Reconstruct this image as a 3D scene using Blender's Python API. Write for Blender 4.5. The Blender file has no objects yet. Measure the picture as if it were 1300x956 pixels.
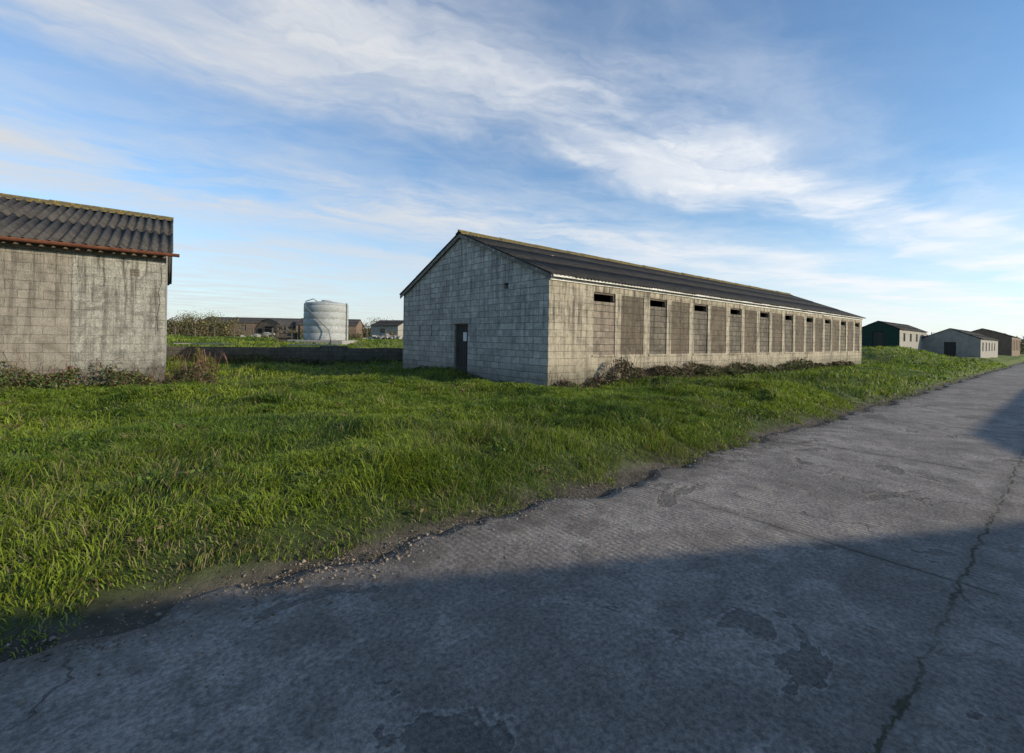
import bpy, math, numpy as np, random
from mathutils import Matrix, Vector
random.seed(3); rng=np.random.default_rng(7)
scene=bpy.context.scene
scene.view_settings.view_transform='Standard'
try: scene.view_settings.look='None'
except: pass
scene.view_settings.exposure=0
R=math.radians
A=R(39.0); DX,DY=math.cos(A),math.sin(A); GX,GY=-DY,DX      # road direction d, perpendicular g
P0=(1.17,5.5)
SUN_AZ=np.array([0.95,-0.31]); SUN_AZ=SUN_AZ/np.linalg.norm(SUN_AZ); ELEV=R(17.5)

# ---------------------------------------------------------------- noise / terrain
def ss(v,a,b):
    k=np.clip((v-a)/(b-a),0,1); return k*k*(3-2*k)
def vn(x,y,s=0.0):
    xi=np.floor(x); yi=np.floor(y); fx=x-xi; fy=y-yi
    fx=fx*fx*(3-2*fx); fy=fy*fy*(3-2*fy)
    def h(a,b):
        v=np.sin(a*127.1+b*311.7+s*74.7)*43758.5453
        return v-np.floor(v)
    return (h(xi,yi)*(1-fx)+h(xi+1,yi)*fx)*(1-fy)+(h(xi,yi+1)*(1-fx)+h(xi+1,yi+1)*fx)*fy
def te(x,y):
    return (x-P0[0])*DX+(y-P0[1])*DY, (x-P0[0])*GX+(y-P0[1])*GY
def xy(t,e):
    return P0[0]+t*DX+e*GX, P0[1]+t*DY+e*GY
def H(x,y):
    x=np.asarray(x,dtype=float); y=np.asarray(y,dtype=float)
    t,e=te(x,y)
    z=-0.06+0.28*ss(e,-0.25,1.0)
    z=z+ss(e,0.1,1.6)*((vn(x/2.6,y/2.6,1)-.5)*.32+(vn(x/1.0,y/1.0,2)-.5)*.20+(vn(x/.42,y/.42,22)-.5)*.08)
    z=z+.10*ss(e,.4,2.2)*(1-ss(e,3.5,6))
    z=z+1.0*ss(e,18,34)
    z=z+1.15*ss(t,38.5,46)*ss(e,1.5,7)*(1-.85*ss(t,50,60))
    z=z+0.2*ss(-e,8.6,10)
    z=z+ss(e,60,140)*(vn(x/70,y/70,5)-.3)*1.2
    return z

# ---------------------------------------------------------------- material helpers
def newmat(name):
    m=bpy.data.materials.new(name); m.use_nodes=True
    nt=m.node_tree; nt.nodes.clear()
    out=nt.nodes.new('ShaderNodeOutputMaterial')
    b=nt.nodes.new('ShaderNodeBsdfPrincipled')
    nt.links.new(b.outputs[0],out.inputs[0])
    b.inputs['Roughness'].default_value=.9
    b.inputs['Specular IOR Level'].default_value=.25
    return m,nt,b,out
class NT:
    def __init__(s,nt): s.nt=nt
    def n(s,t,**k):
        o=s.nt.nodes.new(t)
        for a,v in k.items(): setattr(o,a,v)
        return o
    def l(s,a,b): s.nt.links.new(a,b)
    def setin(s,inp,v):
        if isinstance(v,bpy.types.NodeSocket): s.l(v,inp)
        else: inp.default_value=v
    def math(s,op,a,b=0.0,c=None,clamp=False):
        o=s.n('ShaderNodeMath',operation=op); o.use_clamp=clamp
        s.setin(o.inputs[0],a); s.setin(o.inputs[1],b)
        if c is not None: s.setin(o.inputs[2],c)
        return o.outputs[0]
    def noise(s,vec,scale,detail=5,rough=.55,dist=0):
        o=s.n('ShaderNodeTexNoise'); s.l(vec,o.inputs['Vector'])
        o.inputs['Scale'].default_value=scale; o.inputs['Detail'].default_value=detail
        o.inputs['Roughness'].default_value=rough; o.inputs['Distortion'].default_value=dist
        return o.outputs['Fac']
    def ramp(s,v,a,b,lo=0.,hi=1.):
        o=s.n('ShaderNodeMapRange'); o.interpolation_type='SMOOTHSTEP'
        s.setin(o.inputs[0],v); o.inputs[1].default_value=a; o.inputs[2].default_value=b
        o.inputs[3].default_value=lo; o.inputs[4].default_value=hi
        return o.outputs[0]
    def mix(s,f,a,b,mode='MIX'):
        o=s.n('ShaderNodeMix',data_type='RGBA',blend_type=mode)
        s.setin(o.inputs[0],f)
        for i,v in ((6,a),(7,b)):
            if isinstance(v,(tuple,list)): o.inputs[i].default_value=(v[0],v[1],v[2],1)
            else: s.l(v,o.inputs[i])
        return o.outputs[2]
    def grey(s,v):
        cc=s.n('ShaderNodeCombineColor'); [s.l(v,cc.inputs[i]) for i in range(3)]; return cc.outputs[0]
    def map(s,vec,scale=(1,1,1),rot=(0,0,0),loc=(0,0,0)):
        o=s.n('ShaderNodeMapping'); s.l(vec,o.inputs[0])
        o.inputs['Scale'].default_value=scale; o.inputs['Rotation'].default_value=rot; o.inputs['Location'].default_value=loc
        return o.outputs[0]
    def bump(s,h,strength,dist,prev=None):
        o=s.n('ShaderNodeBump'); o.inputs['Strength'].default_value=strength; o.inputs['Distance'].default_value=dist
        s.l(h,o.inputs['Height'])
        if prev is not None: s.l(prev,o.inputs['Normal'])
        return o.outputs[0]

def block_mat(name,c1,c2,mortar,patch=(.3,.28,.24),patch_lo=.6,patch_hi=.7,bw=.45,bh=.225,streak=.5,render=0.0,bumpy=1.0,moss=.5,dirt=.6,pale=.5,top=3.5):
    m,nt,b,out=newmat(name); N=NT(nt)
    tc=N.n('ShaderNodeTexCoord'); uv=tc.outputs['UV']; ob=tc.outputs['Object']
    wob=N.noise(ob,3,2)
    br=N.n('ShaderNodeTexBrick')
    va=N.n('ShaderNodeVectorMath',operation='ADD'); N.l(uv,va.inputs[0])
    cx=N.n('ShaderNodeCombineXYZ'); N.l(N.math('MULTIPLY',N.math('SUBTRACT',wob,.5),.02),cx.inputs[0]); N.l(N.math('MULTIPLY',N.math('SUBTRACT',wob,.5),.03),cx.inputs[1])
    N.l(cx.outputs[0],va.inputs[1]); N.l(va.outputs[0],br.inputs['Vector'])
    br.inputs['Scale'].default_value=1; br.inputs['Brick Width'].default_value=bw; br.inputs['Row Height'].default_value=bh
    br.inputs['Mortar Size'].default_value=.009; br.inputs['Mortar Smooth'].default_value=.6; br.inputs['Bias'].default_value=-.1
    br.inputs['Color1'].default_value=(*c1,1); br.inputs['Color2'].default_value=(*c2,1); br.inputs['Mortar'].default_value=(*mortar,1)
    col=br.outputs['Color']; fac=br.outputs['Fac']
    big=N.noise(ob,.8,6,.65,.4); med=N.noise(ob,5,8,.72); fine=N.noise(ob,45,4,.7); big2=N.noise(N.map(ob,loc=(5,9,3)),1.7,8,.72,.5)
    rm=N.ramp(big,patch_lo,patch_hi)
    rm2=N.math('MAXIMUM',rm,render)
    col=N.mix(rm2,col,patch)
    dk=tuple(v*.40 for v in patch)
    col=N.mix(N.ramp(med,.38,.72,0,.7),col,tuple(v*.5 for v in patch))
    col=N.mix(N.math('MULTIPLY',N.ramp(big2,.47,.64),dirt),col,dk)
    st=N.noise(N.map(uv,(4,.28,1)),1.2,7,.75)
    sx=N.n('ShaderNodeSeparateXYZ'); N.l(ob,sx.inputs[0])
    tg=N.ramp(sx.outputs[2],.2,top,.45,1.3)
    col=N.mix(N.math('MULTIPLY',N.math('MULTIPLY',N.ramp(st,.46,.62),streak),tg,clamp=True),col,(.07,.062,.05))
    wh=N.noise(ob,9,7,.8)
    col=N.mix(N.ramp(wh,.60,.68,0,pale),col,(.52,.505,.46))
    col=N.mix(1.0,col,N.grey(N.ramp(fine,.3,.7,.6,1.28)),'MULTIPLY')
    low=N.math('MULTIPLY',N.ramp(N.math('ADD',sx.outputs[2],N.math('MULTIPLY',N.math('SUBTRACT',med,.5),1.6)),.95,-.1),moss)
    col=N.mix(low,col,(.06,.062,.038))
    N.l(col,b.inputs['Base Color'])
    h=N.math('ADD',N.math('MULTIPLY',N.math('MULTIPLY',fac,-1.0),N.math('SUBTRACT',1.0,N.math('MULTIPLY',rm2,.75))),N.math('MULTIPLY',med,1.1))
    h=N.math('ADD',h,N.math('MULTIPLY',fine,.6))
    N.l(N.bump(h,.85*bumpy,.022),b.inputs['Normal'])
    return m
def rough_mat(name,c1,c2,scale=6,bump=.4,dist=.01,rough=.85,spots=None,spot_rng=(.6,.68),metal=0):
    m,nt,b,out=newmat(name); N=NT(nt)
    ob=N.n('ShaderNodeTexCoord').outputs['Object']
    a=N.noise(ob,scale,8,.7); f=N.noise(ob,scale*8,4,.7)
    col=N.mix(N.ramp(a,.3,.7),c1,c2)
    if spots: col=N.mix(N.ramp(N.noise(ob,scale*1.7,7,.75,.3),*spot_rng),col,spots)
    col=N.mix(1.0,col,N.grey(N.ramp(f,.3,.7,.7,1.2)),'MULTIPLY')
    N.l(col,b.inputs['Base Color']); b.inputs['Roughness'].default_value=rough; b.inputs['Metallic'].default_value=metal
    N.l(N.bump(N.math('ADD',a,f),bump,dist),b.inputs['Normal'])
    return m
def veg_mat(name,trans=.3,rough=.55,spec=.25):
    m,nt,b,out=newmat(name); N=NT(nt)
    at=N.n('ShaderNodeAttribute'); at.attribute_name='Col'
    N.l(at.outputs['Color'],b.inputs['Base Color']); b.inputs['Roughness'].default_value=rough
    b.inputs['Specular IOR Level'].default_value=spec
    if trans>0:
        tr=N.n('ShaderNodeBsdfTranslucent'); N.l(at.outputs['Color'],tr.inputs[0])
        mx=N.n('ShaderNodeMixShader'); mx.inputs[0].default_value=trans
        N.l(b.outputs[0],mx.inputs[1]); N.l(tr.outputs[0],mx.inputs[2]); N.l(mx.outputs[0],out.inputs[0])
    return m

# ---------------------------------------------------------------- mesh helpers
def link(o,parent=None):
    scene.collection.objects.link(o)
    if parent is not None: o.parent=parent
    return o
def box_uv(me):
    uvl=me.uv_layers.new(name='UVMap')
    for p in me.polygons:
        n=p.normal
        for li in p.loop_indices:
            co=me.vertices[me.loops[li].vertex_index].co
            if abs(n.z)>.8: uv=(co.x,co.y)
            elif abs(n.x)>abs(n.y): uv=(co.y,co.z)
            else: uv=(co.x,co.z)
            uvl.data[li].uv=uv
class MB:
    def __init__(s): s.v=[]; s.f=[]
    def face(s,*pts):
        i=len(s.v); s.v+= [tuple(p) for p in pts]; s.f.append(tuple(range(i,i+len(pts))))
    def box(s,a,b):
        x0,y0,z0=a; x1,y1,z1=b; i=len(s.v)
        s.v+=[(x0,y0,z0),(x1,y0,z0),(x1,y1,z0),(x0,y1,z0),(x0,y0,z1),(x1,y0,z1),(x1,y1,z1),(x0,y1,z1)]
        for f in ((0,3,2,1),(4,5,6,7),(0,1,5,4),(1,2,6,5),(2,3,7,6),(3,0,4,7)): s.f.append(tuple(i+k for k in f))
    def tube(s,pts,r,n=6):
        rings=[]
        for k,p in enumerate(pts):
            p=Vector(p); q=Vector(pts[min(k+1,len(pts)-1)])-Vector(pts[max(k-1,0)]); q.normalize()
            up=Vector((0,0,1)) if abs(q.z)<.9 else Vector((1,0,0))
            a=q.cross(up).normalized(); b=q.cross(a)
            rr=r[k] if isinstance(r,(list,tuple)) else r
            base=len(s.v)
            for j in range(n):
                an=2*math.pi*j/n; s.v.append(tuple(p+a*math.cos(an)*rr+b*math.sin(an)*rr))
            rings.append(base)
        for a,b in zip(rings[:-1],rings[1:]):
            for j in range(n): s.f.append((a+j,a+(j+1)%n,b+(j+1)%n,b+j))
        s.f.append(tuple(rings[0]+j for j in range(n))[::-1]); s.f.append(tuple(rings[-1]+j for j in range(n)))
    def obj(s,name,mat,parent=None,smooth=False,bevel=0,uv=True):
        me=bpy.data.meshes.new(name); me.from_pydata(s.v,[],s.f); me.update()
        if uv: box_uv(me)
        me.materials.append(mat)
        if smooth: me.polygons.foreach_set('use_smooth',[True]*len(me.polygons))
        o=bpy.data.objects.new(name,me); link(o,parent)
        if bevel:
            md=o.modifiers.new('b','BEVEL'); md.width=bevel; md.segments=2; md.limit_method='ANGLE'
        return o
def np_mesh(name,verts,loops,starts,totals,mat,colors=None,parent=None,smooth=False):
    me=bpy.data.meshes.new(name)
    me.vertices.add(len(verts)); me.vertices.foreach_set('co',verts.astype(np.float32).ravel())
    me.loops.add(len(loops)); me.loops.foreach_set('vertex_index',loops.astype(np.int32))
    me.polygons.add(len(starts)); me.polygons.foreach_set('loop_start',starts.astype(np.int32))
    try: me.polygons.foreach_set('loop_total',totals.astype(np.int32))
    except: pass
    me.update(calc_edges=True)
    if colors is not None:
        at=me.color_attributes.new('Col','FLOAT_COLOR','POINT')
        c=np.ones((len(verts),4),dtype=np.float32); c[:,:3]=colors; at.data.foreach_set('color',c.ravel())
    if smooth: me.polygons.foreach_set('use_smooth',np.ones(len(starts),dtype=bool))
    me.materials.append(mat)
    o=bpy.data.objects.new(name,me); link(o,parent); return o

def wall(mb,p,u,n,a0,a1,z0,z1,th,ops=()):
    """wall plane from p along unit u, thickness inward n; ops=(a0,a1,z0,z1) real openings"""
    A_=sorted(set([a0,a1]+[v for o in ops for v in o[:2]])); Z_=sorted(set([z0,z1]+[v for o in ops for v in o[2:]]))
    P=lambda a,dp,z:(p[0]+u[0]*a+n[0]*dp,p[1]+u[1]*a+n[1]*dp,z)
    for i in range(len(A_)-1):
        for j in range(len(Z_)-1):
            ac=(A_[i]+A_[i+1])/2; zc=(Z_[j]+Z_[j+1])/2
            if any(o[0]<ac<o[1] and o[2]<zc<o[3] for o in ops): continue
            for dp in (0,th): mb.face(P(A_[i],dp,Z_[j]),P(A_[i+1],dp,Z_[j]),P(A_[i+1],dp,Z_[j+1]),P(A_[i],dp,Z_[j+1]))
    for o in ops:
        b0,b1,c0,c1=o
        mb.face(P(b0,0,c0),P(b0,th,c0),P(b0,th,c1),P(b0,0,c1)); mb.face(P(b1,0,c0),P(b1,th,c0),P(b1,th,c1),P(b1,0,c1))
        mb.face(P(b0,0,c0),P(b1,0,c0),P(b1,th,c0),P(b0,th,c0)); mb.face(P(b0,0,c1),P(b1,0,c1),P(b1,th,c1),P(b0,th,c1))

def corr_roof(name,x0,x1,W,He,rise,mat,parent,ov=.22,pitch=.178,amp=.028,ns=3,rnd=0):
    sl=rise/(W/2); ca=1/math.sqrt(1+sl*sl); sa=sl*ca
    nx=int((x1-x0)/pitch*6); xs=np.linspace(x0,x1,nx+1)
    for side,nm in ((0,'roof_slope_front'),(1,'roof_slope_rear')):
        V=[];F=[]
        y0=-ov; y1=W/2
        for k in range(ns):
            ya=y0+(y1-y0)*k/ns; yb=y0+(y1-y0)*(k+1)/ns+(.12 if k<ns-1 else 0)
            rows=[(ya,.016),(yb,.0 )]
            base=len(V)
            for (yy,lift) in rows:
                for i,x in enumerate(xs):
                    sheet=int((x-x0)/1.05); rs=random.Random(sheet*31+k*7+side+rnd)
                    w=amp*math.cos((x-x0)/pitch*2*math.pi)+lift+rs.uniform(-.006,.006)
                    yo=rs.uniform(-.02,.02) if yy==ya else 0
                    z=He+(yy+yo)*sl+w*ca+.06; y=yy+yo-w*sa
                    if side: y=W-y
                    V.append((x,y,z))
            n=len(xs)
            for i in range(n-1): F.append((base+i,base+i+1,base+n+i+1,base+n+i))
        me=bpy.data.meshes.new(nm); me.from_pydata(V,[],F); me.update(); me.materials.append(mat)
        me.polygons.foreach_set('use_smooth',[True]*len(me.polygons))
        o=bpy.data.objects.new(nm,me); link(o,parent)
        md=o.modifiers.new('s','SOLIDIFY'); md.thickness=.009; md.offset=-1
def ridge(x0,x1,W,He,rise,mat,parent):
    mb=MB(); x=x0; zr=He+rise+.06; sl=rise/(W/2)
    while x<x1-.01:
        xe=min(x+1.0,x1); k=random.uniform(-.01,.012)
        for s in (-1,1):
            mb.face((x,W/2,zr+.07+k),(xe,W/2,zr+.055+k),(xe,W/2+s*.2,zr-.2*sl+.055+k),(x,W/2+s*.2,zr-.2*sl+.065+k))
            mb.face((x,W/2+s*.2,zr-.2*sl+.065+k),(xe,W/2+s*.2,zr-.2*sl+.055+k),(xe,W/2+s*.2,zr-.2*sl+.0),(x,W/2+s*.2,zr-.2*sl+.0))
        mb.tube([(x,W/2,zr+.075+k),(xe,W/2,zr+.065+k)],.05,8)
        x=xe
    mb.obj('ridge_capping',mat,parent,bevel=0)
def empty(name,loc,rz):
    o=bpy.data.objects.new(name,None); o.location=loc; o.rotation_euler=(0,0,rz); link(o); return o

# ---------------------------------------------------------------- materials
m_gable=block_mat('gable_blockwork',(.58,.56,.51),(.38,.37,.335),(.21,.20,.18),patch=(.50,.48,.44),patch_lo=.58,patch_hi=.75,streak=.4,bumpy=1.3,moss=.5,dirt=.45,pale=.6)
m_long=block_mat('rendered_blockwork',(.46,.405,.31),(.35,.305,.23),(.22,.195,.15),patch=(.47,.415,.32),patch_lo=.45,patch_hi=.55,streak=.85,render=.6,bumpy=1.6,moss=.7,dirt=.75,pale=.6)
m_inf=block_mat('window_infill_blocks',(.22,.19,.15),(.135,.118,.098),(.09,.08,.065),patch=(.20,.175,.14),patch_lo=.6,patch_hi=.8,streak=.8,bumpy=1.8,moss=.3,dirt=.7,pale=.3)
m_pan=block_mat('dark_render_panel',(.18,.145,.108),(.14,.115,.085),(.12,.10,.08),patch=(.18,.145,.108),patch_lo=.4,patch_hi=.6,streak=.8,render=.8,bumpy=2.2,moss=.3,dirt=.7,pale=.35)
m_inf1=block_mat('window_infill_pale_blocks',(.34,.28,.22),(.24,.20,.155),(.10,.088,.07),patch=(.28,.24,.19),patch_lo=.7,patch_hi=.9,streak=.4,bumpy=1.7,moss=.3,dirt=.5,pale=.3)
m_left=block_mat('old_blockwork',(.33,.295,.245),(.265,.24,.20),(.23,.21,.18),patch=(.32,.285,.235),patch_lo=.45,patch_hi=.6,streak=.55,bumpy=1.2,moss=.7,render=.5,dirt=.6,pale=.3)
m_leftp=block_mat('old_render_panel',(.38,.365,.315),(.33,.315,.27),(.29,.28,.25),patch=(.38,.365,.315),patch_lo=.45,patch_hi=.6,streak=.7,render=.8,bumpy=1.4,moss=.7,dirt=.8,pale=.6)
m_low=block_mat('dark_blockwork',(.17,.155,.13),(.12,.11,.09),(.08,.075,.06),streak=.6,patch=(.13,.12,.1),moss=.6)
m_roof=rough_mat('asbestos_cement_sheet',(.022,.021,.020),(.055,.052,.049),3,.5,.01,.92,spots=(.15,.145,.12),spot_rng=(.64,.8))
m_roofl=rough_mat('weathered_cement_sheet',(.034,.031,.029),(.085,.078,.07),3,.5,.01,.92,spots=(.22,.21,.17),spot_rng=(.62,.75))
m_ridge=rough_mat('lichen_ridge',(.09,.085,.065),(.17,.13,.045),5,.7,.02,.95,spots=(.30,.21,.05),spot_rng=(.52,.62))
m_fascia=rough_mat('peeling_white_fascia',(.75,.73,.68),(.55,.52,.47),4,.3,.005,.7,spots=(.14,.13,.11),spot_rng=(.58,.64))
m_door=rough_mat('weathered_door',(.035,.037,.035),(.055,.05,.045),4,.3,.005,.7)
m_frame=rough_mat('old_timber',(.10,.08,.06),(.16,.13,.10),8,.5,.006)
m_rust=rough_mat('rusty_gutter',(.11,.038,.022),(.18,.07,.038),7,.4,.005,.8,spots=(.06,.03,.022))
m_conc=rough_mat('concrete',(.26,.25,.23),(.36,.345,.32),6,.5,.008)
m_paper=rough_mat('white_notice',(.7,.7,.68),(.6,.6,.58),6,.1,.002)
m_tank=rough_mat('grey_tank_plastic',(.30,.315,.31),(.37,.385,.38),1.5,.1,.01,.6,spots=(.22,.23,.21),spot_rng=(.55,.8))
m_pipe=rough_mat('grey_pipe',(.12,.13,.14),(.16,.17,.18),1,.1,.01,.6)
m_green=rough_mat('green_sheet',(.010,.035,.028),(.014,.045,.036),3,.2,.005,.7)
m_shed=rough_mat('pale_shed_wall',(.33,.31,.28),(.24,.225,.2),2,.4,.01)
m_brown=rough_mat('brown_sheet',(.15,.10,.07),(.21,.155,.115),2,.3,.01,.8)
m_black=rough_mat('dark_interior',(.01,.01,.01),(.015,.014,.013),2,.1,.01)
m_grey=rough_mat('light_roof_sheet',(.32,.35,.38),(.4,.43,.46),1,.1,.01,.6)
m_grass=veg_mat('grass_blades',.4,.5,.3)
m_leaf=veg_mat('leaves',.2,.55,.25)

# ---------------------------------------------------------------- main barn
zg=.2
main=empty('concrete_block_barn',(1.107,13.9,zg),A)
L,W,He,rise=32.6,10.0,3.5,2.02
wins=[];pans=[]
for k in range(10):
    a=2.06+3.2*k; w=1.15
    wins.append((a,a+w,1.0,3.12))
    if k<9: pans.append((a+w+.32,a+3.2-.38,1.0,3.10))
mb=MB(); wall(mb,(0,0),(1,0),(0,1),0,L,-.7,He,.22,wins+pans)
mb.obj('long_wall',m_long,main)
mbR=MB(); wall(mbR,(0,W),(1,0),(0,-1),0,L,-.7,He,.22); mbR.obj('rear_wall',m_long,main)
mbI=MB(); mbI1=MB(); mbS=MB(); mbP=MB(); mbF=MB()
for k,o in enumerate(wins):
    tgt=mbI1 if k==0 else mbI
    tgt.box((o[0]+.002,.026+.01*(k%3),1.002),(o[1]-.002,.17,2.80+.04*random.random()))
    mbF.box((o[0]+.01,.05,3.06),(o[1]-.01,.11,3.118)); mbF.box((o[0]+.01,.05,2.86),(o[0]+.06,.11,3.058)); mbF.box((o[1]-.06,.05,2.86),(o[1]-.01,.11,3.058))
    mbS.box((o[0]-.05,-.03,.94),(o[1]+.05,.15,.998))
for o in pans: mbP.box((o[0]+.002,.018,o[2]+.002),(o[1]-.002,.17,o[3]-.002))
mbI.obj('window_infill',m_inf,main); mbI1.obj('window_infill_pale',m_inf1,main); mbP.obj('bay_panels',m_pan,main); mbF.obj('vent_frames',m_frame,main)
mbS.obj('sills',m_long,main,bevel=.008)
def gable(x,n,W,He,rise,mat,parent,ops=(),name='gable_wall'):
    mb=MB(); wall(mb,(x,0.003),(0,1),(n,0),0,W-.006,-.7,He,.22,ops)
    for dx in (0,n*.22): mb.face((x+dx,.003,He),(x+dx,W-.003,He),(x+dx,W/2,He+rise))
    return mb.obj(name,mat,parent)
gops=[(4.43,5.39,-.1,2.05),(2.0,2.24,3.2,3.4),(7.2,7.3,1.55,2.05),(8.25,8.35,1.5,2.0)]
gable(-.003,1,W,He,rise,m_gable,main,gops)
gable(L+.003,-1,W,He,rise,m_gable,main,(),'far_gable_wall')
d=MB(); d.box((.09,4.50,-.1),(.14,5.32,2.0))
for k in range(1,6): d.box((.078,4.50+k*.137-.006,-.1),(.0895,4.50+k*.137+.006,1.99))
d.box((.075,4.52,.25),(.089,5.30,.37)); d.box((.075,4.52,1.5),(.089,5.30,1.62))
d.obj('door',m_door,main)
d=MB(); d.box((.05,4.432,-.1),(.16,4.498,2.048)); d.box((.05,5.322,-.1),(.16,5.388,2.048)); d.box((.05,4.498,2.002),(.16,5.322,2.048)); d.obj('door_frame',m_frame,main)
d=MB(); d.box((-.03,4.25,2.053),(.15,5.57,2.24)); d.obj('door_lintel',m_conc,main,bevel=.01)
d=MB(); d.box((.066,4.62,1.38),(.074,4.86,1.72)); d.obj('door_notice',m_paper,main)
d=MB(); d.box((.04,5.25,.95),(.074,5.29,1.1)); d.obj('door_handle',m_rust,main)
corr_roof('roof',-.14,L+.14,W,He,rise,m_roof,main,rnd=1)
ridge(-.15,L+.15,W,He,rise,m_ridge,main)
def barge(x,W,He,rise,mat,parent,ov=.2,h=.15):
    mb=MB(); s=rise/(W/2)
    for sgn in (0,1):
        Y=lambda y:(W-y) if sgn else y
        for dx in (0,.025):
            mb.face((x+dx,Y(-ov),He-ov*s-h+.05),(x+dx,Y(W/2),He+rise-h+.05),(x+dx,Y(W/2),He+rise+.045),(x+dx,Y(-ov),He-ov*s+.045))
        mb.face((x,Y(-ov),He-ov*s-h+.05),(x+.025,Y(-ov),He-ov*s-h+.05),(x+.025,Y(W/2),He+rise-h+.05),(x,Y(W/2),He+rise-h+.05))
        mb.face((x,Y(-ov),He-ov*s-h+.05),(x+.025,Y(-ov),He-ov*s-h+.05),(x+.025,Y(-ov),He-ov*s+.045),(x,Y(-ov),He-ov*s+.045))
    mb.obj('bargeboard',mat,parent)
m_barge=rough_mat('barge_timber',(.10,.095,.085),(.2,.19,.17),5,.4,.005,.8,spots=(.42,.41,.38),spot_rng=(.55,.62))
barge(-.10,W,He,rise,m_barge,main)
f=MB(); x=0.0
rf=random.Random(5)
while x<L:
    xe=min(x+rf.uniform(1.5,3.2),L); dz=rf.uniform(-.03,.01)
    f.box((x+.01,-.045,He-.17+dz),(xe-.01,-.006,He-.03+dz)); x=xe
f.obj('fascia_board',m_fascia,main)
f=MB(); f.box((.0,-.19,He-.085),(L,-.165,He-.02)); f.obj('eaves_trim',m_fascia,main)

# ---------------------------------------------------------------- left barn
A2=R(37)
left=empty('concrete_block_barn',(-9.95,13.05,zg+.05),A2)
L2,W2,He2,rise2=22,10,3.74,1.9
mb=MB(); wall(mb,(0,0),(1,0),(0,1),-L2,-1.95,-.7,He2,.22); mb.obj('long_wall',m_left,left)
mb=MB(); wall(mb,(0,-.012),(1,0),(0,1),-1.948,0,-.7,He2,.22); mb.obj('rendered_end_bay',m_leftp,left)
mb=MB(); wall(mb,(0,W2),(1,0),(0,-1),-L2,0,-.7,He2,.22); mb.obj('rear_wall',m_left,left)
gable(.003,-1,W2,He2,rise2,m_gable,left); gable(-L2-.003,1,W2,He2,rise2,m_gable,left,(),'far_gable_wall')
corr_roof('roof',-L2-.14,.16,W2,He2,rise2,m_roofl,left,ov=.3,pitch=.225,amp=.05,ns=2,rnd=9)
ridge(-L2-.15,.17,W2,He2,rise2,m_ridge,left)
g=MB(); n=10
pr=[(-.40+.075*math.cos(a),-.085*math.sin(a)) for a in np.linspace(0,math.pi,n)]
xs=np.linspace(-L2,.30,12)
for i in range(len(xs)-1):
    z0=He2-.04-.004*abs(i-6)
    for j in range(n-1):
        g.face((xs[i],pr[j][0],z0+pr[j][1]),(xs[i+1],pr[j][0],z0+pr[j][1]),(xs[i+1],pr[j+1][0],z0+pr[j+1][1]),(xs[i],pr[j+1][0],z0+pr[j+1][1]))
g.face(*[(.30,p[0],He2-.06+p[1]) for p in pr])
for k in range(22): 
    x=-L2+.5+k*1.02; g.box((x,-.33,He2-.10),(x+.03,.0,He2-.07))
g.obj('gutter',m_rust,left)
f=MB(); f.box((-L2,-.06,He2-.24),(0,-.018,He2-.02)); f.obj('fascia_board',m_frame,left)
f=MB()
for j in range(3):
    for k in range(3): f.box((-.78+k*.07,-.022,3.02+j*.07),(-.73+k*.07,-.0135,3.07+j*.07))
f.obj('air_brick',m_frame,left)
f=MB(); f.tube([(-1.95,-.03,-.5),(-1.95,-.03,.55)],.03,8); f.obj('pipe_stub',m_rust,left)
f=MB(); pts=[(-.12,3.3),(-.10,2.9),(-.17,2.6),(-.13,2.3),(-.2,1.9),(-.17,1.5)]
for (a,b_),(c,d_) in zip(pts[:-1],pts[1:]): f.face((a,-.0165,b_),(a+.012,-.0165,b_),(c+.01,-.0165,d_),(c,-.0165,d_))
f.obj('wall_crack',m_black,left)

# ---------------------------------------------------------------- generic shed
def shed(name,loc,rz,L,W,He,rise,mw,mr,mg=None):
    e=empty(name,loc,rz)
    mb=MB(); wn_=[(k,k+1.0,1.0,He-.35) for k in np.arange(1.5,L-1.5,3.0)]
    wall(mb,(0,0),(1,0),(0,1),0,L,-.6,He,.2,wn_); mb.obj('long_wall',mw,e)
    mb=MB(); [mb.box((k+.003,.1,1.003),(k+.997,.16,He-.353)) for k in np.arange(1.5,L-1.5,3.0)]; mb.obj('window_boards',m_inf,e)
    mb=MB(); wall(mb,(0,W),(1,0),(0,-1),0,L,-.6,He,.2); mb.obj('rear_wall',mw,e)
    gable(-.003,1,W,He,rise,mg or mw,e,[(W/2-.5,W/2+.5,-.1,2.0)]); gable(L+.003,-1,W,He,rise,mw,e,(),'far_gable_wall')
    mb=MB(); mb.box((.1,W/2-.495,-.1),(.15,W/2+.495,1.99)); mb.obj('door',m_door,e)
    corr_roof('roof',-.1,L+.1,W,He,rise,mr,e,ov=.15,pitch=.3,ns=2)
    return e
# opposite side of road (their shadows fall on the road)
shed('block_shed',(7.6,-9.4,.1),math.atan2(.21,.98),12.8,8,3.55,0.9,m_left,m_roof)
shed('block_shed',(25.6,-1.15,.1),A,16,8,3.65,1.2,m_left,m_roof)
# far row
shed('block_shed',(51.5,50.0,.15),A,18,4.9,2.35,1.15,m_shed,m_roof)
shed('block_shed',(72.5,66,.15),A,16,6,3.0,1.2,m_brown,m_roof)
shed('green_fronted_shed',(39.6,46.5,1.1),A,13.5,3.5,2.2,.85,m_shed,m_roof,m_green)
shed('grey_roof_shed',(44,62,1.2),A,12,7,2.9,1.4,m_shed,m_grey)

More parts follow.
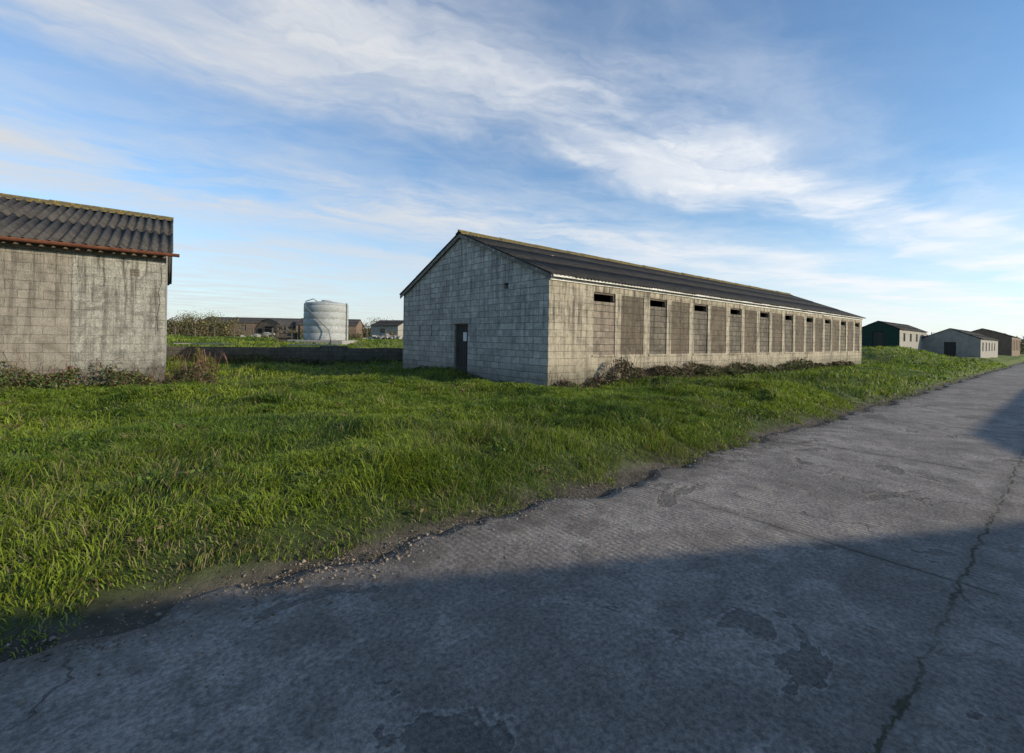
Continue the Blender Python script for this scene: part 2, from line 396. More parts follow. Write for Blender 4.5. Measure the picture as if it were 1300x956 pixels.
# ---------------------------------------------------------------- low wall
lw=empty('low_block_wall',(-19,20.9,.2),math.atan2(3.5,13.4))
LL=math.hypot(13.4,3.5)
mb=MB(); x=0;rr=random.Random(2)
while x<LL:
    xe=min(x+rr.choice([.45,.9,1.35]),LL); mb.box((x,0,-.6),(xe,.22,.87+rr.choice([0,0,0,.03,-.2,.0,.1]))); x=xe+.0015
mb.obj('wall_courses',m_low,lw)
mb=MB(); mb.box((3,-.02,.985),(5.4,.24,1.03)); mb.box((8,-.02,.985),(10.3,.24,1.03)); mb.obj('coping',m_conc,lw,bevel=.01)

# ---------------------------------------------------------------- water tank
tz=float(H(-14.3,35))
tk=empty('water_tank',(-14.3,35,tz),0)
prof=[(0,.25),(1.58,.25),(1.6,.3)]
z=.3
for k in range(5):
    prof+=[(1.6,z+.42),(1.575,z+.45),(1.575,z+.49),(1.6,z+.52)]; z+=.52
prof+=[(1.6,2.95),(1.56,3.02),(1.45,3.07),(.5,3.2),(.36,3.22),(.36,3.3),(0,3.31)]
V=[];F=[];n=48
for r,zz in prof:
    for j in range(n): a=2*math.pi*j/n; V.append((r*math.cos(a),r*math.sin(a),zz))
for i in range(len(prof)-1):
    for j in range(n): F.append((i*n+j,i*n+(j+1)%n,(i+1)*n+(j+1)%n,(i+1)*n+j))
mb=MB(); mb.v=V; mb.f=F; o=mb.obj('tank_body',m_tank,tk,smooth=True,uv=False)
mb=MB(); mb.box((-2,-2,-.5),(2,2,.25)); mb.obj('plinth',m_conc,tk,bevel=.02)
mb=MB(); mb.tube([(-.9,-1.5,3.1),(-.9,-1.66,2.7),(.9,-1.75,1.0),(1.3,-2.1,-.1)],.035,8); mb.tube([(1.63,-.2,3.1),(1.63,-.2,.2)],.04,8); mb.tube([(-.9,-1.5,3.1),(-.5,-1.2,3.3),(-.3,-1.0,3.15)],.035,8); mb.obj('pipes',m_pipe,tk,smooth=True)
mb=MB()
for x in (-3.3,-2.2): 
    for y in (-1,.1): mb.box((x,y,-.4),(x+.1,y+.1,1.35))
for zz in (.4,.85,1.2): mb.box((-3.35,-1.04,zz),(-2.05,-1.005,zz+.1))
mb.box((-3.2,-.88,-.2),(-2.25,.1,.75)); mb.obj('timber_frame',m_frame,tk)

# ---------------------------------------------------------------- background buildings
nh=empty('nissen_hut',(-37.5,70,1.2),R(-12))
mb=MB(); n=18; r=2.9
for i in range(n):
    a0=math.pi*i/n; a1=math.pi*(i+1)/n
    mb.face((r*math.cos(a0),0,r*math.sin(a0)),(r*math.cos(a1),0,r*math.sin(a1)),(r*math.cos(a1),9,r*math.sin(a1)),(r*math.cos(a0),9,r*math.sin(a0)))
mb.obj('curved_roof',m_roofl,nh)
mb=MB(); mb.face(*[(2.86*math.cos(math.pi*i/n),.15,2.86*math.sin(math.pi*i/n)) for i in range(n+1)]); mb.obj('end_wall',m_brown,nh)
mb=MB(); mb.box((-.7,.1,-.4),(.7,.145,1.8)); mb.box((-1.9,.1,.8),(-1.2,.145,1.5)); mb.box((1.2,.1,.8),(1.9,.145,1.5)); mb.obj('door_and_windows',m_black,nh)
shed('brown_barn',(-33.5,70.5,1.2),R(8),9,6,2.1,1.1,m_brown,m_roofl)
shed('small_outbuilding',(-20.5,66,1.2),R(-18),4.5,5,2.0,.9,m_shed,m_roof)
shed('small_outbuilding',(-15.2,70,1.2),R(-10),3.5,4,1.7,.7,m_brown,m_roofl)
shed('long_low_barn',(-58,84,1.4),R(5),17,7,2.4,1.1,m_brown,m_roofl)
rr=random.Random(8)
for (px_,py_,pz_,cnt,sc,mt) in ((-12.5,46,1.2,70,1.0,m_conc),(-22,44,1.2,40,.8,m_frame),(-28,52,1.2,40,1.2,m_conc)):
    mb=MB()
    for k in range(cnt):
        x=rr.gauss(0,1.6); y=rr.gauss(0,.6); zz=max(0,.8-abs(x)*.25)*rr.random(); s=rr.uniform(.1,.3)*sc
        M=Matrix.Rotation(rr.uniform(0,3),3,'Z')@Matrix.Rotation(rr.uniform(-.6,.6),3,'X'); i=len(mb.v)
        mb.box((-s,-s*.6,-s*.4),(s,s*.6,s*.4))
        for q in range(i,i+8): v=M@Vector(mb.v[q]); mb.v[q]=(v.x+x,v.y+y,v.z+zz)
    o=mb.obj('rubble_pile',mt); o.location=(px_,py_,pz_)
mb=MB()
for k in range(22):
    x=-34+k*1.7; y=41+.12*k; z=float(H(x,y)); mb.box((x,y,z-.3),(x+.09,y+.09,z+1.05))
for zz in (.5,.95):
    for k in range(21):
        x=-34+k*1.7; y=41+.12*k; z=float(H(x,y)); x2=x+1.7;y2=y+.12; z2=float(H(x2,y2)); mb.tube([(x,y-.01,z+zz),(x2,y2-.01,z2+zz)],.012,4)
mb.obj('post_and_wire_fence',m_frame)

# ---------------------------------------------------------------- ground
def axis(lo,hi,step,far_lo,far_hi,g=1.22):
    c=list(np.arange(lo,hi,step)); s=step;v=c[-1]; R_=[]
    while v<far_hi: s*=g; v+=s; R_.append(v)
    s=step;v=c[0];L_=[]
    while v>far_lo: s*=g; v-=s; L_.append(v)
    return np.array(L_[::-1]+c+R_)
ta=axis(-14,46,.16,-900,1500); ea=axis(-.6,22,.14,-900,1500)
T,E=np.meshgrid(ta,ea,indexing='ij'); X,Y=xy(T,E); Z=H(X,Y)
nt_,ne=T.shape
verts=np.stack([X.ravel(),Y.ravel(),Z.ravel()],1)
idx=np.arange(nt_*ne).reshape(nt_,ne)
q=np.stack([idx[:-1,:-1],idx[1:,:-1],idx[1:,1:],idx[:-1,1:]],-1).reshape(-1,4)
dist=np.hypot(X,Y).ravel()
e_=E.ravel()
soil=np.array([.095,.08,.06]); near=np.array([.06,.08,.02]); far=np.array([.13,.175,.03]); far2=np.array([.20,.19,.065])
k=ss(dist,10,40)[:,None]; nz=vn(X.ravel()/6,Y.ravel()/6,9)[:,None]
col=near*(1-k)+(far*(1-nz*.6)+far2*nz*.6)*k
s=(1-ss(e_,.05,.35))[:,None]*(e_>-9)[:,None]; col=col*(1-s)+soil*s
m_ground,nt,b,out=newmat('ground_soil_and_turf'); N=NT(nt)
at=N.n('ShaderNodeAttribute'); at.attribute_name='Col'; ob=N.n('ShaderNodeTexCoord').outputs['Object']
f1=N.noise(ob,3,8,.7)
N.l(N.mix(1.0,at.outputs['Color'],N.grey(N.ramp(f1,.3,.7,.5,1.4)),'MULTIPLY'),b.inputs['Base Color'])
N.l(N.bump(N.noise(ob,14,8,.7),.9,.05),b.inputs['Normal'])
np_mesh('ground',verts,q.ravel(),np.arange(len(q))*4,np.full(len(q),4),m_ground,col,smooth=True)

# ---------------------------------------------------------------- road
m_road,nt,b,out=newmat('worn_concrete_road'); N=NT(nt)
ob=N.n('ShaderNodeTexCoord').outputs['Object']
sx=N.n('ShaderNodeSeparateXYZ'); N.l(ob,sx.inputs[0]); rx,ry=sx.outputs[0],sx.outputs[1]
n1=N.noise(ob,.55,7,.65,.4); n2=N.noise(ob,3.2,8,.72,.3); n3=N.noise(ob,34,6,.75); n4=N.noise(N.map(ob,(.7,1.1,1)),1.0,9,.6,.9); n5=N.noise(N.map(ob,loc=(3,8,1)),1.6,9,.7,.5)
spk=N.n('ShaderNodeTexVoronoi'); N.l(ob,spk.inputs['Vector']); spk.inputs['Scale'].default_value=70
col=N.mix(N.ramp(n1,.3,.7),(.195,.168,.147),(.305,.268,.235))
col=N.mix(N.ramp(n2,.4,.72,0,.75),col,(.11,.095,.084))
col=N.mix(N.ramp(n5,.50,.60,0,.45),col,(.125,.11,.097))
col=N.mix(N.ramp(n5,.46,.36,0,.45),col,(.36,.325,.285))
patch=N.ramp(n4,.60,.62)           # broken screed patches
col=N.mix(N.math('MULTIPLY',patch,.55),col,(.085,.077,.07))
edgep=N.math('MULTIPLY',N.ramp(n4,.582,.60),N.math('SUBTRACT',1.0,patch))
col=N.mix(N.math('MULTIPLY',edgep,.45),col,(.36,.325,.285))
col=N.mix(1.0,col,N.grey(N.ramp(n3,.28,.72,.5,1.45)),'MULTIPLY')
col=N.mix(N.ramp(spk.outputs['Distance'],.22,.1,0,.5),col,(.38,.35,.31))
wv=N.math('MULTIPLY',N.math('SUBTRACT',n2,.5),.09)
fr=N.math('FRACT',N.math('DIVIDE',N.math('ADD',N.math('SUBTRACT',rx,.2-43),wv),4.3))
jd=N.math('MULTIPLY',N.math('MINIMUM',fr,N.math('SUBTRACT',1.0,fr)),4.3)
jd=N.math('ADD',jd,N.ramp(rx,-1.5,-2.5))
jl=N.math('ABSOLUTE',N.math('ADD',N.math('ADD',ry,3.05),N.math('MULTIPLY',wv,2.5)))
jm=N.math('MINIMUM',jd,N.math('ADD',jl,.003))
joint=N.math('MULTIPLY',N.ramp(jm,.015,.005),N.ramp(n5,.40,.58,.15,.9)); jwide=N.ramp(jm,.16,.01,0,.3)
vc=N.n('ShaderNodeTexVoronoi',feature='DISTANCE_TO_EDGE')
vad=N.n('ShaderNodeVectorMath',operation='ADD'); N.l(ob,vad.inputs[0])
nc=N.n('ShaderNodeTexNoise'); N.l(ob,nc.inputs['Vector']); nc.inputs['Scale'].default_value=1.6; nc.inputs['Detail'].default_value=7
vsc=N.n('ShaderNodeVectorMath',operation='SCALE'); N.l(nc.outputs['Color'],vsc.inputs[0]); vsc.inputs['Scale'].default_value=1.2
N.l(vsc.outputs[0],vad.inputs[1]); N.l(vad.outputs[0],vc.inputs['Vector']); vc.inputs['Scale'].default_value=.16
crack=N.math('MULTIPLY',N.math('MULTIPLY',N.ramp(vc.outputs['Distance'],.0018,.0005),N.ramp(n1,.46,.54)),.55)
col=N.mix(jwide,col,(.09,.08,.068))
jc=N.mix(N.ramp(jl,.10,.04,0,.75),(.035,.031,.027),(.06,.07,.025))
col=N.mix(N.math('MAXIMUM',joint,crack),col,jc)
eg=N.ramp(N.math('ADD',ry,N.math('MULTIPLY',N.math('SUBTRACT',n2,.5),2.4)),-.8,.15)
col=N.mix(N.math('MULTIPLY',eg,.6),col,(.105,.088,.066))
N.l(col,b.inputs['Base Color'])
rid=N.math('SINE',N.math('MULTIPLY',N.math('ADD',rx,N.math('MULTIPLY',n1,.15)),2*math.pi*16))
rid=N.math('MULTIPLY',rid,N.ramp(n2,.62,.4))
h=N.math('ADD',N.math('MULTIPLY',rid,.0035),N.math('MULTIPLY',n3,.010))
h=N.math('ADD',h,N.math('MULTIPLY',n2,.05)); h=N.math('ADD',h,N.math('MULTIPLY',patch,-.02))
h=N.math('ADD',h,N.math('MULTIPLY',N.math('MAXIMUM',joint,crack),-.03))
N.l(N.bump(h,.9,1.0),b.inputs['Normal']); b.inputs['Roughness'].default_value=.85
tr_=axis(-14,40,.06,-120,420,1.12)
es=np.array([-8.6,-7,-5.6,-4.2,-3,-2,-1.2,-.6,-.35,-.12,0,.001])
T,E=np.meshgrid(tr_,es,indexing='ij')
edge=(vn(T/.5,T*0,3)-.5)*.30+(vn(T/.13,T*0,4)-.5)*.18+(vn(T/2.5,T*0,6)-.5)*.16-.07
fade=ss(E,-1.2,0); E2=E+edge*fade; Zr=np.where(E>.0005,-.12,(vn(T/1.7,E/1.7,8)-.5)*.012-.02*ss(E,-.2,0))
verts=np.stack([T.ravel(),E2.ravel(),Zr.ravel()],1); a_,b_=T.shape
idx=np.arange(a_*b_).reshape(a_,b_); q=np.stack([idx[:-1,:-1],idx[1:,:-1],idx[1:,1:],idx[:-1,1:]],-1).reshape(-1,4)
o=np_mesh('road',verts,q.ravel(),np.arange(len(q))*4,np.full(len(q),4),m_road)
o.location=(P0[0],P0[1],0); o.rotation_euler=(0,0,A)

# ---------------------------------------------------------------- grass
def in_rect(x,y,loc,rz,x0,x1,y0,y1):
    c,s_=math.cos(rz),math.sin(rz); dx=x-loc[0]; dy=y-loc[1]
    lx=dx*c+dy*s_; ly=-dx*s_+dy*c
    return (lx>x0)&(lx<x1)&(ly>y0)&(ly<y1)
def blocked(x,y):
    m=in_rect(x,y,(1.107,13.9),A,-.02,L+.02,-.02,W+.02)
    m|=in_rect(x,y,(-9.95,13.05),A2,-L2,0.02,-.02,W2)
    m|=in_rect(x,y,(51.5,50),A,0,18,0,4.9)|in_rect(x,y,(39.6,46.5),A,0,13.5,0,3.5)
    return m
def grass(n,rmin,rmax,power,hscale,wscale,tuft=False):
    u=rng.random(n); r=(rmin**power+u*(rmax**power-rmin**power))**(1/power)
    th=rng.uniform(R(-60),R(60),n); x=r*np.sin(th); y=r*np.cos(th)
    t,e=te(x,y); edge=(vn(t/.9,t*0,11)-.5)*.50-.02+(vn(t/.25,t*0,12)-.5)*.34
    cl=vn(x/.26,y/.26,13); cl2=vn(x/1.3,y/1.3,14); tf=vn(x/.45,y/.45,41)*.6+vn(x/1.9,y/1.9,42)*.4
    keep=(e>edge)&~blocked(x,y)&(rng.random(n)<.4+.9*cl*(.5+cl2))
    if tuft: keep&=(tf>.62)
    keep&=~((e-edge<.4)&(rng.random(n)<.35))
    x,y,r,e,t,cl,cl2,edge=[a[keep] for a in (x,y,r,e,t,cl,cl2,edge)]; n=len(x)
    z=H(x,y)-.01
    tall=(.045+.10*cl*(.3+1.2*cl2)+.035*rng.random(n))*hscale*(0.5+.5*ss(e-edge,0,.7))
    tall*=rng.uniform(.7,1.25,n)
    la=vn(x/.5,y/.5,15)*2*math.pi*2+rng.normal(0,1.2,n); lean=tall*rng.uniform(.4,1.5,n)
    if tuft: lean*=.8
    lx,ly=np.cos(la)*lean,np.sin(la)*lean
    w=(.0028+.0016*rng.random(n))*wscale*np.maximum(1,r/6.0)
    fa=rng.uniform(0,math.pi,n); wx,wy=np.cos(fa)*w,np.sin(fa)*w
    V=np.empty((n,5,3))
    V[:,0]=np.stack([x-wx,y-wy,z],1); V[:,1]=np.stack([x+wx,y+wy,z],1)
    mx,my,mz=x+lx*.35,y+ly*.35,z+tall*.72
    V[:,2]=np.stack([mx+wx*.85,my+wy*.85,mz],1); V[:,3]=np.stack([mx-wx*.85,my-wy*.85,mz],1)
    V[:,4]=np.stack([x+lx,y+ly,z+tall*rng.uniform(.65,1.0,n)],1)
    base=np.arange(n)[:,None]*5
    loops=(base+np.array([0,1,2,3,3,2,4])[None]).ravel()
    st=(np.arange(n)[:,None]*7+np.array([0,4])[None]).ravel(); tot=np.tile([4,3],n)
    ca=np.array([.105,.175,.018]); cb=np.array([.29,.36,.036]); cs=np.array([.36,.30,.14]); cd=np.array([.045,.09,.016])
    k=np.clip(.5*rng.random(n)+1.0*vn(x/1.7,y/1.7,16)-.22,0,1)[:,None]
    c=ca*(1-k)+cb*k
    dk=(rng.random(n)<.10+.45*ss(vn(x/.8,y/.8,31),.62,.87))[:,None]; c=np.where(dk,cd,c)
    near_edge=.25*(1-ss(e-edge,.0,.7))
    stw=(rng.random(n)<(.20 if tuft else .03)+near_edge+.16*ss(vn(x/1.1,y/1.1,17),.62,.88))[:,None]; c=np.where(stw,cs*rng.uniform(.4,1,n)[:,None],c)
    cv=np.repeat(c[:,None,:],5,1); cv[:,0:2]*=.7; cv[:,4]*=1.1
    return V.reshape(-1,3),loops,st,tot,cv.reshape(-1,3)
parts=[grass(480000,2.6,16,1.15,1.0,1.0),grass(190000,14,60,.9,1.3,1.2),grass(100000,2.6,22,1.1,1.9,.9,True)]
vo=0;lo=0;VV=[];LL_=[];SS=[];TT=[];CC=[]
for v,l,s,t_,c in parts:
    VV.append(v);LL_.append(l+vo);SS.append(s+lo);TT.append(t_);CC.append(c);vo+=len(v);lo+=len(l)
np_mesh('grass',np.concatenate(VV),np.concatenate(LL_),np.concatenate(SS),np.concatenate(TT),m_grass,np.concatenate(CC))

# ---------------------------------------------------------------- gravel at road edge
n=16000
t=rng.uniform(-6,18,n); e=-.12+rng.normal(0,.15,n)
cl=vn(t/.7,t*0,21); e=np.where(rng.random(n)<.6*cl,e-rng.exponential(.3,n),e)
kk=rng.random(n)<.16; t=np.where(kk,rng.normal(-3.0,.7,n),t); e=np.where(kk,rng.normal(-.35,.22,n),e)
x,y=xy(t,e); z=np.maximum(H(x,y),np.where(e<.02,-.008,-.05))
r=rng.uniform(.0025,.008,n)*(1+1.6*(rng.random(n)<.06))
oct_=np.array([[1,0,0],[-1,0,0],[0,1,0],[0,-1,0],[0,0,.7],[0,0,-.7]]); tri=np.array([[0,2,4],[2,1,4],[1,3,4],[3,0,4],[2,0,5],[1,2,5],[3,1,5],[0,3,5]])
V=oct_[None]*r[:,None,None]*rng.uniform(.6,1.3,(n,6,1)); a=rng.uniform(0,6.28,n); c_,s_=np.cos(a),np.sin(a)
V2=V.copy(); V2[:,:,0]=V[:,:,0]*c_[:,None]-V[:,:,1]*s_[:,None]; V2[:,:,1]=V[:,:,0]*s_[:,None]+V[:,:,1]*c_[:,None]
V2+=np.stack([x,y,z+r*.3],1)[:,None,:]
loops=(np.arange(n)[:,None,None]*6+tri[None]).ravel()
c=np.array([.20,.165,.13])*rng.uniform(.4,1.5,(n,1)); cv=np.repeat(c[:,None],6,1).reshape(-1,3)
m_st=veg_mat('stones',0.0,.9)
np_mesh('gravel',V2.reshape(-1,3),loops,np.arange(n*8)*3,np.full(n*8,3),m_st,cv)

# ---------------------------------------------------------------- bushes
def leaves(C,size,cols,up=.3):
    n=len(C); nrm=rng.normal(0,1,(n,3)); nrm[:,2]+=up; nrm/=np.linalg.norm(nrm,axis=1)[:,None]
    tg=np.cross(nrm,rng.normal(0,1,(n,3))); tg/=np.linalg.norm(tg,axis=1)[:,None]; bt=np.cross(nrm,tg)
    s=size*rng.uniform(.6,1.3,(n,1))
    V=np.empty((n,4,3)); V[:,0]=C-tg*s; V[:,1]=C+bt*s*.55; V[:,2]=C+tg*s+nrm*s*.25; V[:,3]=C-bt*s*.55
    return V.reshape(-1,3),np.repeat(cols[:,None],4,1).reshape(-1,3)
n=1500; t=rng.uniform(-5,16,n); e=rng.normal(.05,.35,n); x,y=xy(t,e)
C=np.stack([x,y,np.maximum(H(x,y),0)+.012+.05*ss(e,.1,.5)*rng.random(n)],1)
pal=np.array([(.14,.08,.04),(.10,.06,.035),(.2,.13,.06)]); v,cv=leaves(C,.013,pal[rng.integers(0,3,n)]*rng.uniform(.6,1.2,(n,1)),up=3)
np_mesh('fallen_leaves',v,np.arange(len(v)),np.arange(n)*4,np.full(n,4),m_leaf,cv)
def bush(name,base_fn,length,depth,height,n,size,pal,canes=60,cane_col=(.13,.07,.05),seed=0,flat=0):
    a=rng.random(n)*length; hp=.25+.75*vn(a/1.1,a*0,seed+.5)*1.2
    if flat: hp=flat+(1-flat)*hp
    taper=ss(a,0,.6)*(1-ss(a,length-.8,length)); hp*=.25+.75*taper
    dpt=rng.random(n)**.7*depth; rad=rng.random(n)
    prof=np.sqrt(np.clip(1-(dpt/depth)**2,0,1))
    zz=height*hp*prof*(1-(1-rad)**2*.9)
    zz*=.7+.5*vn(a/.3,dpt/.3,seed)
    px,py=base_fn(a,dpt); C=np.stack([px,py,H(px,py)+zz],1)
    gap=vn(a/.35,zz/.3+dpt/.35,seed+3)>.33
    C=C[gap]; n=len(C)
    pal=np.array(pal); c=pal[rng.integers(0,len(pal),n)]*rng.uniform(.6,1.3,(n,1))
    v,cv=leaves(C,size,c)
    tv=[v];tc=[cv]; loops=[np.arange(len(v))]; st=[np.arange(n)*4]; tot=[np.full(n,4)]
    off=len(v); lo=len(v); S=7
    for k in range(canes):
        a0=random.random()*length; d0=random.random()*depth*.5; an=random.uniform(0,6.28); hh=height*random.uniform(.5,1.25)*(.4+.6*float(vn(np.array(a0/1.1),np.array(0.),seed+.5))*1.2); rch=random.uniform(.3,.9)*min(1,height)
        bx,by=base_fn(np.array([a0]),np.array([d0])); bz=float(H(bx,by)[0]); pts=[]
        for i in range(S):
            u=i/(S-1); r_=rch*u; pts.append((bx[0]+math.cos(an)*r_,by[0]+math.sin(an)*r_,bz+hh*math.sin(u*2.5)))
        pts=np.array(pts); w=np.array([-math.sin(an),math.cos(an),.3])*.005*max(1,size/.04)
        vv=np.concatenate([pts-w,pts+w]); cc=np.tile(np.array(cane_col)*random.uniform(.6,1.8),(2*S,1))
        fq=[]
        for i in range(S-1): fq+= [i,i+1,S+i+1,S+i]
        tv.append(vv);tc.append(cc);loops.append(np.array(fq)+off);st.append(np.arange(S-1)*4+lo);tot.append(np.full(S-1,4)); off+=2*S; lo+=4*(S-1)
    return np_mesh(name,np.concatenate(tv),np.concatenate(loops),np.concatenate(st),np.concatenate(tot),m_leaf,np.concatenate(tc))
green=[(.07,.12,.03),(.05,.09,.022),(.12,.16,.04),(.12,.08,.04),(.09,.05,.03),(.15,.12,.06)]
brown=[(.06,.08,.025),(.10,.075,.045),(.12,.07,.04),(.08,.05,.03),(.16,.125,.075),(.06,.085,.03)]
def along(o,rz,x0,sgn=-1):
    c,s_=math.cos(rz),math.sin(rz)
    return lambda a,dp:(o[0]+c*(x0+a)-s_*(sgn*dp),o[1]+s_*(x0+a)+c*(sgn*dp))
C0=(1.107,13.9)
bush('bramble_bush',along(C0,A,.1),2.6,.8,.45,3500,.035,brown,60,seed=1)
bush('bramble_bush',along(C0,A,2.3),5.2,1.1,.85,9000,.04,brown,150,seed=2)
bush('bramble_bush',along(C0,A,6.8),6.0,1.3,.95,12000,.042,green,140,seed=3)
bush('bramble_bush',along(C0,A,13.0),8.0,.9,.5,6000,.05,green,60,seed=4)
bush('bramble_bush',along(C0,A,21.0),8.0,.9,.55,5000,.06,brown,50,seed=8)
CL=(-9.95,13.05)
bush('bramble_bush',along(CL,A2,-9),9.1,1.2,.95,19000,.036,green,220,seed=5)
bush('bramble_bush',along(CL,A2,-.1),1.3,1.0,.85,3200,.034,brown,70,seed=6)
bush('ivy_plant',lambda a,dp:(-10.3+dp*.6-a*.4,14.6+a),3.0,.5,1.3,3500,.05,[(.06,.09,.02),(.12,.13,.04),(.17,.15,.03)],20,seed=7)
bush('weed_patch',lambda a,dp:(-19+a*.965+.2*dp,20.6+a*.26-dp),13.0,.7,.4,5000,.05,green,90,seed=9)
bush('nettle_patch',lambda a,dp:(C0[0]+GX*(1.0+a)-DX*dp,C0[1]+GY*(1.0+a)-DY*dp),8.4,.35,.2,2500,.035,green,30,seed=10)
hg=[(.10,.11,.04),(.08,.09,.03),(.16,.12,.06),(.14,.10,.06),(.20,.17,.07)]
bush('hedge',lambda a,dp:(-75+a,60+a*.1-dp+3),36,4,2.6,26000,.14,hg,80,seed=12,flat=.5)
bush('hedge',lambda a,dp:(-30+a,56-a*.1-dp+2),24,2.5,1.0,9000,.11,hg,60,seed=13)
bush('hedge',lambda a,dp:(-45+a,98-dp),60,5,2.4,22000,.2,hg,60,seed=14)
bush('hedge',lambda a,dp:(30+a,110-a*.2-dp),110,6,3.0,20000,.25,hg,60,seed=15)
bush('distant_treeline',lambda a,dp:(-330+a,300-dp),700,20,8,30000,.9,hg,60,seed=16)
n=420; wt=rng.uniform(-8,24,n); we=rng.uniform(.2,9,n); wx_,wy_=xy(wt,we)
ok=~blocked(wx_,wy_)&(vn(wx_/1.5,wy_/1.5,51)>.4); wx_,wy_=wx_[ok],wy_[ok]; cs_=[];cc_=[]
for x,y in zip(wx_,wy_):
    k=rng.integers(8,22); an=rng.uniform(0,6.28,k); rr_=rng.uniform(.02,.12,k)
    cs_.append(np.stack([x+np.cos(an)*rr_,y+np.sin(an)*rr_,H(x,y)+rng.uniform(.03,.13,k)],1))
    base=np.array([(.10,.16,.03),(.08,.12,.03),(.13,.10,.045)][rng.integers(0,3)]); cc_.append(base*rng.uniform(.6,1.3,(k,1)))
C=np.concatenate(cs_); v,cv=leaves(C,.028,np.concatenate(cc_),up=1.2)
np_mesh('broadleaf_weeds',v,np.arange(len(v)),np.arange(len(C))*4,np.full(len(C),4),m_leaf,cv)
def tree(name,x,y,h,r,n,seed):
    z0=float(H(np.array(x),np.array(y))); rs=random.Random(seed)
    e=empty(name,(x,y,z0),0)
    mb=MB(); mb.tube([(0,0,-.3),(.05,0,h*.3),(0,.1,h*.6)],[r*.1,r*.07,r*.03],8)
    blobs=[]
    for k in range(9):
        an=rs.uniform(0,6.28); q=rs.uniform(.3,1)*r; p=(math.cos(an)*q,math.sin(an)*q*.8,h*rs.uniform(.45,.92)); blobs.append(p)
        mb.tube([(0.02,0,h*.3),(p[0]*.5,p[1]*.5,p[2]*.75),p],[r*.05,r*.03,r*.012],5)
    mb.obj('trunk_and_limbs',m_frame,e)
    b=np.array(blobs)[rng.integers(0,len(blobs),n)]; C=b+rng.normal(0,1,(n,3))*np.array([.3,.3,.2])*r
    c=np.array(hg)[rng.integers(0,len(hg),n)]*rng.uniform(.6,1.3,(n,1)); v,cv=leaves(C,.09,c)
    np_mesh('foliage',v,np.arange(len(v)),np.arange(n)*4,np.full(n,4),m_leaf,cv,parent=e)
tree('hedgerow_tree',-23,78,3.4,2.0,3000,1); tree('hedgerow_tree',-52,75,3.6,2.6,3500,2); tree('hedgerow_tree',-17,84,3.2,1.8,2500,3)

# ---------------------------------------------------------------- world
w=bpy.data.worlds.new('World'); scene.world=w; w.use_nodes=True; nt=w.node_tree; nt.nodes.clear(); N=NT(nt)
out=N.n('ShaderNodeOutputWorld'); bg=N.n('ShaderNodeBackground'); N.l(bg.outputs[0],out.inputs[0]); bg.inputs[1].default_value=.12
sky=N.n('ShaderNodeTexSky',sky_type='NISHITA'); sky.sun_disc=False; sky.sun_elevation=ELEV; sky.sun_rotation=math.atan2(SUN_AZ[0],SUN_AZ[1])
sky.air_density=1.0; sky.dust_density=.4; sky.ozone_density=2.0
g=N.n('ShaderNodeTexCoord').outputs['Generated']; sp=N.n('ShaderNodeSeparateXYZ'); N.l(g,sp.inputs[0])
zz=N.math('MAXIMUM',sp.outputs[2],.035); px=N.math('DIVIDE',sp.outputs[0],zz); py=N.math('DIVIDE',sp.outputs[1],zz)
q=N.math('ADD',N.math('MULTIPLY',px,-.5),N.math('MULTIPLY',py,.866)); s_=N.math('ADD',N.math('MULTIPLY',px,.866),N.math('MULTIPLY',py,.5))
def comb(a,b):
    c=N.n('ShaderNodeCombineXYZ'); N.l(a,c.inputs[0]); N.l(b,c.inputs[1]); return c.outputs[0]
pv=comb(px,py); wn=N.noise(pv,.55,5,.55,.6); wn2=N.noise(N.map(pv,loc=(7,3,0)),.9,5,.6,.5); wn3=N.noise(N.map(pv,loc=(2,5,0)),.8,6,.6,.8)
q2=N.math('ADD',q,N.math('MULTIPLY',N.math('SUBTRACT',wn,.5),1.9))
rp=N.n('ShaderNodeValToRGB'); N.l(N.math('DIVIDE',q2,8.0),rp.inputs[0]); rp.color_ramp.interpolation='EASE'
stops=[(0,.02),(.07,.08),(.14,.35),(.19,1),(.25,.9),(.29,.28),(.34,.4),(.41,1),(.52,.9),(.62,.45),(.75,.85),(1,.7)]
el=rp.color_ramp.elements
while len(el)<len(stops): el.new(.5)
for i,(p_,v_) in enumerate(stops): el[i].position=p_
for i,(p_,v_) in enumerate(stops): el[i].position=p_; el[i].color=(v_,v_,v_,1)
st1=N.noise(comb(N.math('MULTIPLY',s_,.5),N.math('ADD',N.math('MULTIPLY',q,1.1),N.math('MULTIPLY',wn2,1.3))),1.2,8,.57,.5)
st2=N.noise(comb(N.math('MULTIPLY',s_,1.3),N.math('ADD',N.math('MULTIPLY',q,3.0),N.math('MULTIPLY',wn,3.2))),1.3,8,.6,.5)
lowz=N.ramp(sp.outputs[2],.30,.10)      # fades the streaks out into general haze
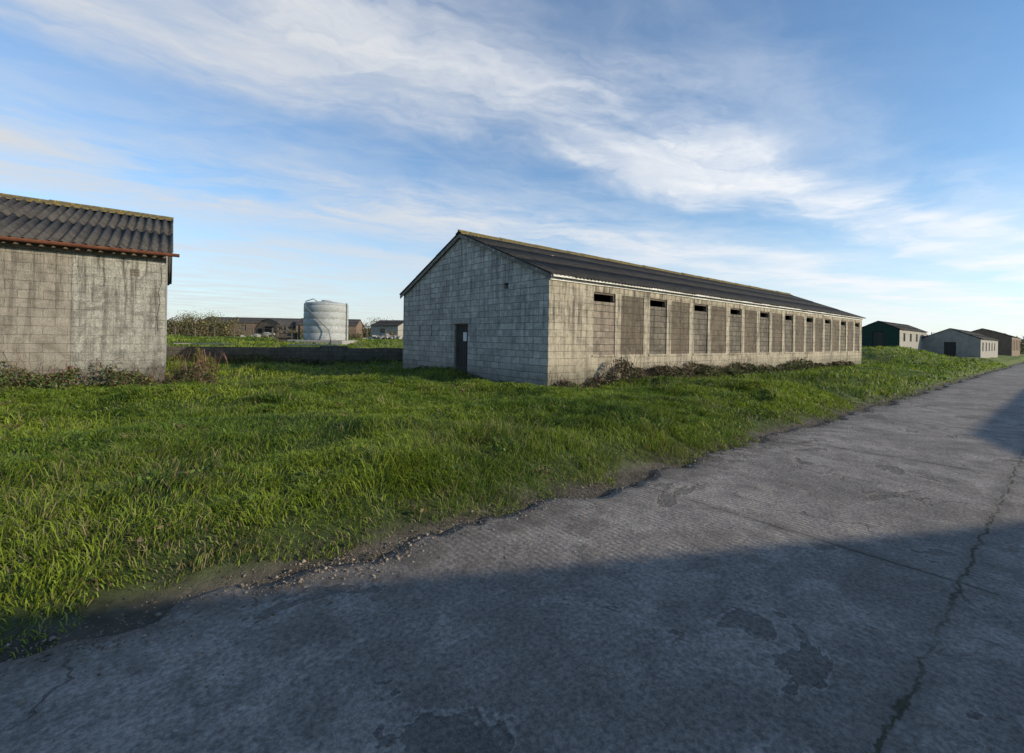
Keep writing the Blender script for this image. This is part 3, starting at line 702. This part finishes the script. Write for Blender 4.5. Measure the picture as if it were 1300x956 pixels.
tex=N.math('ADD',N.ramp(st1,.30,.66,0,.9),N.math('MULTIPLY',N.ramp(st2,.36,.72,0,.4),N.math('SUBTRACT',1.0,lowz)))
tex=N.math('ADD',tex,N.ramp(wn3,.52,.75,0,.35))
texl=N.math('ADD',N.math('MULTIPLY',tex,N.math('SUBTRACT',1.0,N.math('MULTIPLY',lowz,.6))),N.math('MULTIPLY',lowz,.3))
cl=N.math('MULTIPLY',rp.outputs[0],N.math('ADD',N.math('MULTIPLY',texl,.9),.12))
haze=N.ramp(sp.outputs[2],.30,.0,0,.65)
cl=N.math('ADD',cl,N.math('MULTIPLY',haze,N.math('ADD',.45,N.math('MULTIPLY',texl,.5))))
cl=N.math('MULTIPLY',cl,.88,clamp=True)
dt=N.n('ShaderNodeVectorMath',operation='DOT_PRODUCT'); N.l(g,dt.inputs[0]); dt.inputs[1].default_value=(SUN_AZ[0],SUN_AZ[1],.25)
br=N.ramp(dt.outputs['Value'],-.9,1.0,.78,1.15)
cc=N.n('ShaderNodeCombineColor')
for i,v in enumerate((7.4,7.6,7.9)): N.l(N.math('MULTIPLY',br,v),cc.inputs[i])
skyc=N.mix(1.0,sky.outputs[0],(1.18,1.48,1.68),'MULTIPLY')
N.l(N.mix(cl,skyc,cc.outputs[0]),bg.inputs[0])

# ---------------------------------------------------------------- sun
sd=bpy.data.lights.new('sun','SUN'); sd.energy=5.0; sd.angle=R(.53); sd.color=(1,.87,.66)
so=bpy.data.objects.new('sun',sd); link(so)
dirv=Vector((SUN_AZ[0]*math.cos(ELEV),SUN_AZ[1]*math.cos(ELEV),math.sin(ELEV)))
so.rotation_euler=dirv.to_track_quat('Z','Y').to_euler()

# ---------------------------------------------------------------- camera
cd=bpy.data.cameras.new('camera'); cam=bpy.data.objects.new('camera',cd); link(cam)
cam.matrix_world=Matrix.Translation((0,0,1.7))@Matrix.Rotation(R(90),4,'X')@Matrix.Rotation(.0165,4,'Z')
cd.sensor_width=36; cd.lens=16.0; cd.shift_y=-.0369; cd.clip_end=4000; cd.clip_start=.05
scene.camera=cam
